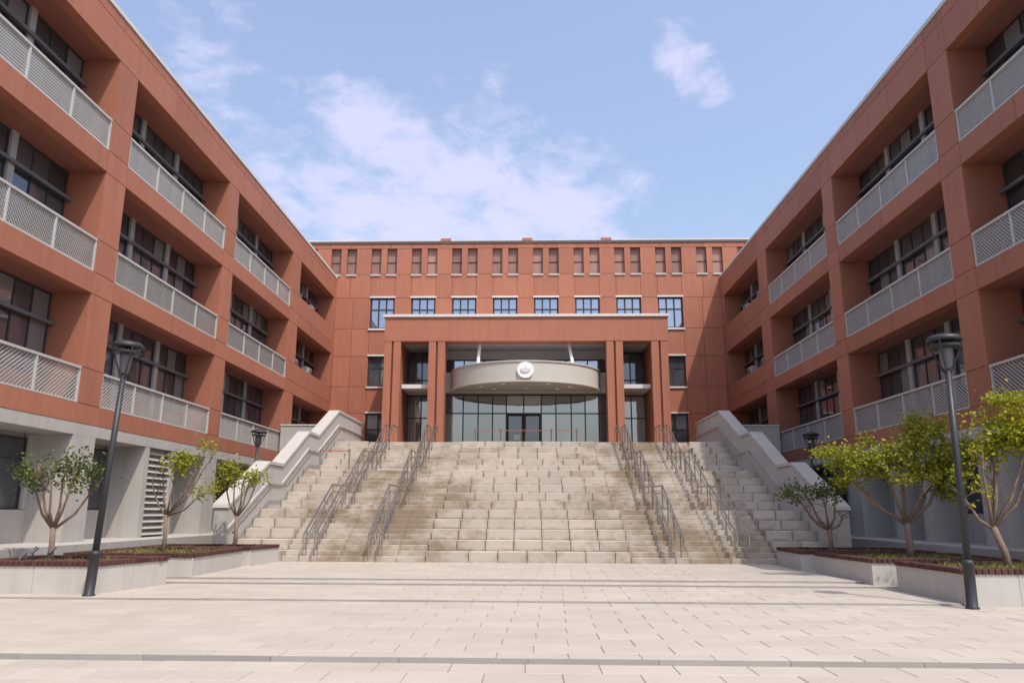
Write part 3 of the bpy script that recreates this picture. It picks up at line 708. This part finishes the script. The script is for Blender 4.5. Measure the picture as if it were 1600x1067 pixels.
def grass(name, lab, spots):
    b = MB()
    for (x0, x1, y0, y1, n, h) in spots:
        for k in range(n):
            x, y = random.uniform(x0, x1), random.uniform(y0, y1); a = random.uniform(0, 6.28); l = h * random.uniform(.5, 1.2); w = .012
            dx, dy = math.cos(a), math.sin(a); o = len(b.v); t = random.uniform(.1, .6)
            b.v += [(x - dy * w, y + dx * w, .49), (x + dy * w, y - dx * w, .49), (x + dx * l * t * .4 + dy * w * .8, y + dy * l * t * .4 - dx * w * .8, .49 + l * .6), (x + dx * l * t * .4 - dy * w * .8, y + dy * l * t * .4 + dx * w * .8, .49 + l * .6), (x + dx * l * t, y + dy * l * t, .49 + l)]
            b.f += [(o, o + 1, o + 2, o + 3), (o + 3, o + 2, o + 4)]
    o = build(b, name, 'grass', None, (0, 0, 0)); tag(o, lab, 'grass', kind='stuff')
grass('planter_grass', 'thin yellowish grass growing in the planters', [(-11.2, -8.95, 20.2, 22.9, 1100, .10), (-11.2, -9.5, 16.95, 18.3, 150, .08), (8.75, 11.2, 19.8, 22.0, 1300, .10), (8.9, 11.2, 16.0, 18.2, 1000, .11), (8.5, 11.2, 23.7, 25.1, 200, .08)])
# ------------------------------------------------------------------ street lamps
def lamp():
    t = thing('street_lamp', 'tmp', 'street lamp')
    build(MB().lathe([(.125, 0), (.125, .03), (.10, .05), (.10, .80), (.112, .81), (.112, .86), (.075, .90)], 20), 'base_sleeve', 'lamp', t, (0, 0, 0), True)
    build(MB().tube([(0, 0, .88), (0, 0, 4.60)], [.07, .056], 16), 'pole', 'lamp', t, (0, 0, 0), True)
    build(MB().lathe([(.04, 4.600), (.10, 4.650), (.13, 4.950), (.14, 5.070), (.05, 5.090)], 16), 'lantern', 'lamp_glass', t, (0, 0, 0), True)
    build(MB().lathe([(.27, 5.050), (.29, 5.060), (.29, 5.105), (.05, 5.110)], 28), 'lower_ring', 'lamp', t, (0, 0, 0))
    build(MB().lathe([(.31, 5.180), (.335, 5.190), (.335, 5.240), (.25, 5.300), (.08, 5.340), (.02, 5.35)], 28), 'hood', 'lamp', t, (0, 0, 0), True)
    build(MB().lathe([(.06, 5.090), (.06, 5.210)], 12), 'neck', 'lamp', t, (0, 0, 0))
    for k in range(4):
        a = R(45 + 90 * k); build(MB().tube([(.06 * math.cos(a), .06 * math.sin(a), 4.530), (.30 * math.cos(a), .30 * math.sin(a), 5.090), (.32 * math.cos(a), .32 * math.sin(a), 5.210)], .016, 6), 'strut', 'lamp', t)
    return t
l0 = lamp()
for k, (x, y, z, lab) in enumerate(((-8.98, 16.2, -.10, 'tall dark street lamp before a planter corner on the sunlit wing\'s side'), (8.42, 15.55, -.145, 'tall dark street lamp before a planter corner on the shaded wing\'s side'),
                          (-11.6, 32.3, 0, 'dark street lamp behind the sunlit stair side wall'), (11.85, 33.2, 0, 'dark street lamp behind the shaded stair side wall'))):
    o = l0 if k == 0 else copy_tree(l0); o.location = (x, y, z); o['label'] = lab; o['group'] = 'street lamps of the court'
    if k > 1: o.scale = (1, 1, .935)
    else: o.rotation_euler = (0, R((2.6, 1.0)[k]), 0)
# ------------------------------------------------------------------ garden spotlights
for k, (x, y) in enumerate(((-10.95, 17.3), (-10.7, 17.55), (-11.1, 17.15))):
    t = thing('garden_spotlight', 'small spotlight on a stake in the planter soil beside the young tree', 'spotlight', (x, y, .49), 'spotlights in the planter')
    build(MB().tube([(x, y, .49), (x, y, .70 - .1 * (k == 2))], .014, 8), 'stake', 'lamp', t)
    h = .72 - .1 * (k == 2)
    build(MB().tube([(x - .02, y - .03, h - .05), (x + .05, y + .06, h + .08)], [.03, .045], 10), 'head', 'lamp_glass', t)
# ------------------------------------------------------------------ trees
def tree(base, fork, limbs, clumps, leafm, lab, seed, lean=(0, 0), ls=.11, r0=.062):
    rnd = random.Random(seed); bx, by, bz = base
    t = thing('young_tree', lab, 'tree', base, 'young trees in the planters')
    b = MB(); fx, fy, fz = bx + lean[0], by + lean[1], fork
    b.tube([(bx, by, bz - .1), (bx + lean[0] * .3 + .02, by, bz + (fz - bz) * .4), (fx, fy, fz)], [r0 * 1.25, r0, r0 * .95], 10)
    tips = []
    for (dx, dy, dz) in limbs:
        e = Vector((bx + dx, by + dy, dz)); s0 = Vector((fx, fy, fz - .04)); m1 = s0.lerp(e, .35) + Vector((dx * .10, dy * .10, -.06)); m2 = s0.lerp(e, .7) + Vector((rnd.uniform(-.06, .06), rnd.uniform(-.06, .06), 0))
        b.tube([s0, m1, m2, e], [r0 * .62, r0 * .48, r0 * .33, r0 * .14], 7); tips.append((m2, e))
        for q in range(6):
            p = m1.lerp(e, rnd.uniform(.3, .95)); v = Vector((rnd.uniform(-1, 1), rnd.uniform(-1, 1), rnd.uniform(.1, 1))).normalized() * rnd.uniform(.25, .5)
            b.tube([p, p + v * .5 + Vector((0, 0, .03)), p + v], [r0 * .2, r0 * .14, r0 * .06], 5); tips.append((p, p + v))
    build(b, 'trunk', 'bark', t, smooth=True)
    lf = MB()
    def leaf(p, s):
        d = Vector((rnd.gauss(0, 1), rnd.gauss(0, 1), rnd.gauss(-.2, .7))).normalized(); u = d.cross(Vector((rnd.gauss(0, 1), rnd.gauss(0, 1), rnd.gauss(0, 1)))).normalized(); w = d.cross(u) * .0
        nrm = d.cross(u); o = len(lf.v); l = s * rnd.uniform(.7, 1.25); k = l * .33
        lf.v.extend([tuple(p), tuple(p + d * l * .45 + u * k + nrm * l * .06), tuple(p + d * l), tuple(p + d * l * .45 - u * k + nrm * l * .06)])
        lf.f.extend([(o, o + 1, o + 2), (o, o + 2, o + 3)])
    for (dx, dy, z, rx, rz, n) in clumps:
        c = Vector((bx + dx, by + dy, z)); k = 0
        # sub clumps give light and dark masses with gaps between
        subs = []
        for q in range(max(5, n // 38)):
            v = Vector((rnd.gauss(0, 1), rnd.gauss(0, 1), rnd.gauss(0, 1))).normalized() * (rnd.random() ** .45); subs.append((Vector((c.x + v.x * rx, c.y + v.y * rx, c.z + v.z * rz)), rnd.uniform(.10, .24)))
        for k in range(int(n * 1.4)):
            s, r = rnd.choice(subs); v = Vector((rnd.gauss(0, 1), rnd.gauss(0, 1), rnd.gauss(0, .8))) * r * .8; leaf(s + v, ls)
        # thin twigs to the sub clumps
    cr = build(lf, 'crown', leafm, t); return t
tree((-10.75, 17.6, .48), 1.22, [(-.75, .1, 2.35), (-.42, -.2, 2.6), (.05, .25, 2.75), (.45, -.15, 2.55), (.9, .2, 2.35), (-.1, -.3, 2.5)],
     [(-.78, .1, 2.45, .26, .26, 170), (-.42, -.2, 2.35, .24, .28, 150), (.1, .2, 2.62, .34, .32, 240), (.85, .1, 2.4, .34, .38, 150), (.45, -.1, 2.2, .25, .2, 60)], 'leaf_dark', 'small vase-shaped tree with sparse dark leaves beside the lamp post', 3, ls=.10, r0=.062)
tree((-9.95, 21.4, .48), 1.5, [(.95, .2, 3.5), (1.3, .1, 3.35), (-.3, .1, 2.9), (.25, -.2, 3.0), (1.2, -.2, 2.15), (-.6, .2, 2.4)],
     [(.35, 0, 3.0, .5, .25, 330), (.1, .1, 2.75, .4, .22, 150), (1.15, 0, 2.1, .3, .14, 80), (.9, .1, 3.35, .3, .2, 60)], 'leaf_mid', 'small forked tree with a thin yellow-green crown in the middle planter', 5, ls=.10, r0=.056)
tree((-9.15, 24.5, .48), 1.45, [(-.6, .1, 2.7), (-.25, -.1, 2.9), (.2, .1, 2.85), (.75, 0, 2.85), (.4, -.1, 2.6)],
     [(-.35, 0, 2.75, .42, .42, 420), (.15, .1, 2.6, .35, .25, 150), (.6, 0, 2.65, .3, .12, 90), (-.75, 0, 2.35, .3, .2, 90)], 'leaf_mid', 'small tree with a tufted green crown before the sunlit stair side wall', 8, ls=.10, r0=.056)
tree((9.15, 24.3, .48), 1.15, [(-1.1, 0, 2.3), (-.6, .2, 2.3), (-.1, -.1, 2.35), (.45, .1, 2.3), (.65, -.1, 1.7), (-.8, -.2, 1.75)],
     [(-1.05, 0, 2.2, .42, .25, 260), (-.3, .1, 2.2, .4, .22, 240), (.35, 0, 2.3, .35, .28, 230)], 'leaf_dark', 'low tree with dull dark leaves before the shaded stair side wall', 11, ls=.10, r0=.07)
tree((9.75, 20.6, .48), 1.38, [(-1.3, .1, 2.6), (-.6, -.3, 3.1), (.1, .3, 3.5), (.8, -.2, 3.4), (1.5, .2, 3.0), (-1.7, .2, 3.0), (1.0, .4, 2.4)],
     [(-1.35, 0, 2.95, .62, .42, 750), (-.5, .1, 3.05, .75, .55, 1100), (.55, 0, 3.3, .85, .7, 1600), (1.1, 0, 2.75, .65, .5, 800), (.75, .1, 3.95, .55, .3, 520), (-1.9, 0, 3.15, .3, .3, 180), (1.75, 0, 3.2, .45, .5, 320), (0, -.2, 2.6, .8, .3, 450), (1.25, -.1, 2.25, .5, .25, 260), (-1.5, 0, 2.55, .4, .25, 200)], 'leaf_mid', 'broad yellow-green tree in the middle planter on the shaded wing\'s side', 14, ls=.10, r0=.085)
tree((10.0, 16.9, .48), 1.35, [(-.75, .1, 2.0), (.2, .1, 3.2), (.75, -.2, 3.3), (.1, .3, 3.0), (1.1, .1, 2.9), (-.35, -.2, 2.9)],
     [(.25, 0, 3.45, .55, .5, 900), (1.0, 0, 3.3, .6, .6, 800), (.0, 0, 3.0, .4, .35, 420), (-.25, .1, 2.1, .22, .2, 40), (.6, 0, 3.95, .5, .3, 350), (-.6, .1, 2.35, .25, .35, 60)], 'leaf_yellow', 'leaning forked tree with a bright yellow crown beside the street lamp', 17, lean=(-.22, 0), ls=.10, r0=.07)

# ------------------------------------------------------------------ air conditioners in the end bays
for s_, nm in ((-1, 'sunlit'), (1, 'shaded')):
    for ri, fl in enumerate(('lowest', 'middle', 'top')):
        for d in (43.6, 46.6):
            z = ROWS[ri][1] + .08; x = s_ * (XW + .72)
            t = thing('air_conditioner', 'pale air conditioner unit in the %s end opening of the %s wing' % (fl, nm), 'air conditioner', (x, d, z), 'air conditioners in %s opening, %s wing' % (fl, nm))
            piece('casing', 'alu', t, s_ * (XW + .55), s_ * (XW + .9), d - .45, d + .45, z, z + .62, .02)
            piece('bracket', 'sun_bar', t, s_ * (XW + .5), s_ * (XW + 1.07), d - .4, d + .4, z - .05, z - .001)
            g = MB(); n = 20
            g.v = [(s_ * (XW + .55 - e), d + .12 + .24 * math.cos(2 * math.pi * k / n), z + .31 + .24 * math.sin(2 * math.pi * k / n)) for e in (.02, .001) for k in range(n)]
            g.f = [tuple(range(n)), tuple(range(2 * n - 1, n - 1, -1))] + [(k, (k + 1) % n, n + (k + 1) % n, n + k) for k in range(n)]
            build(g, 'fan_grille', 'sun_bar', t)
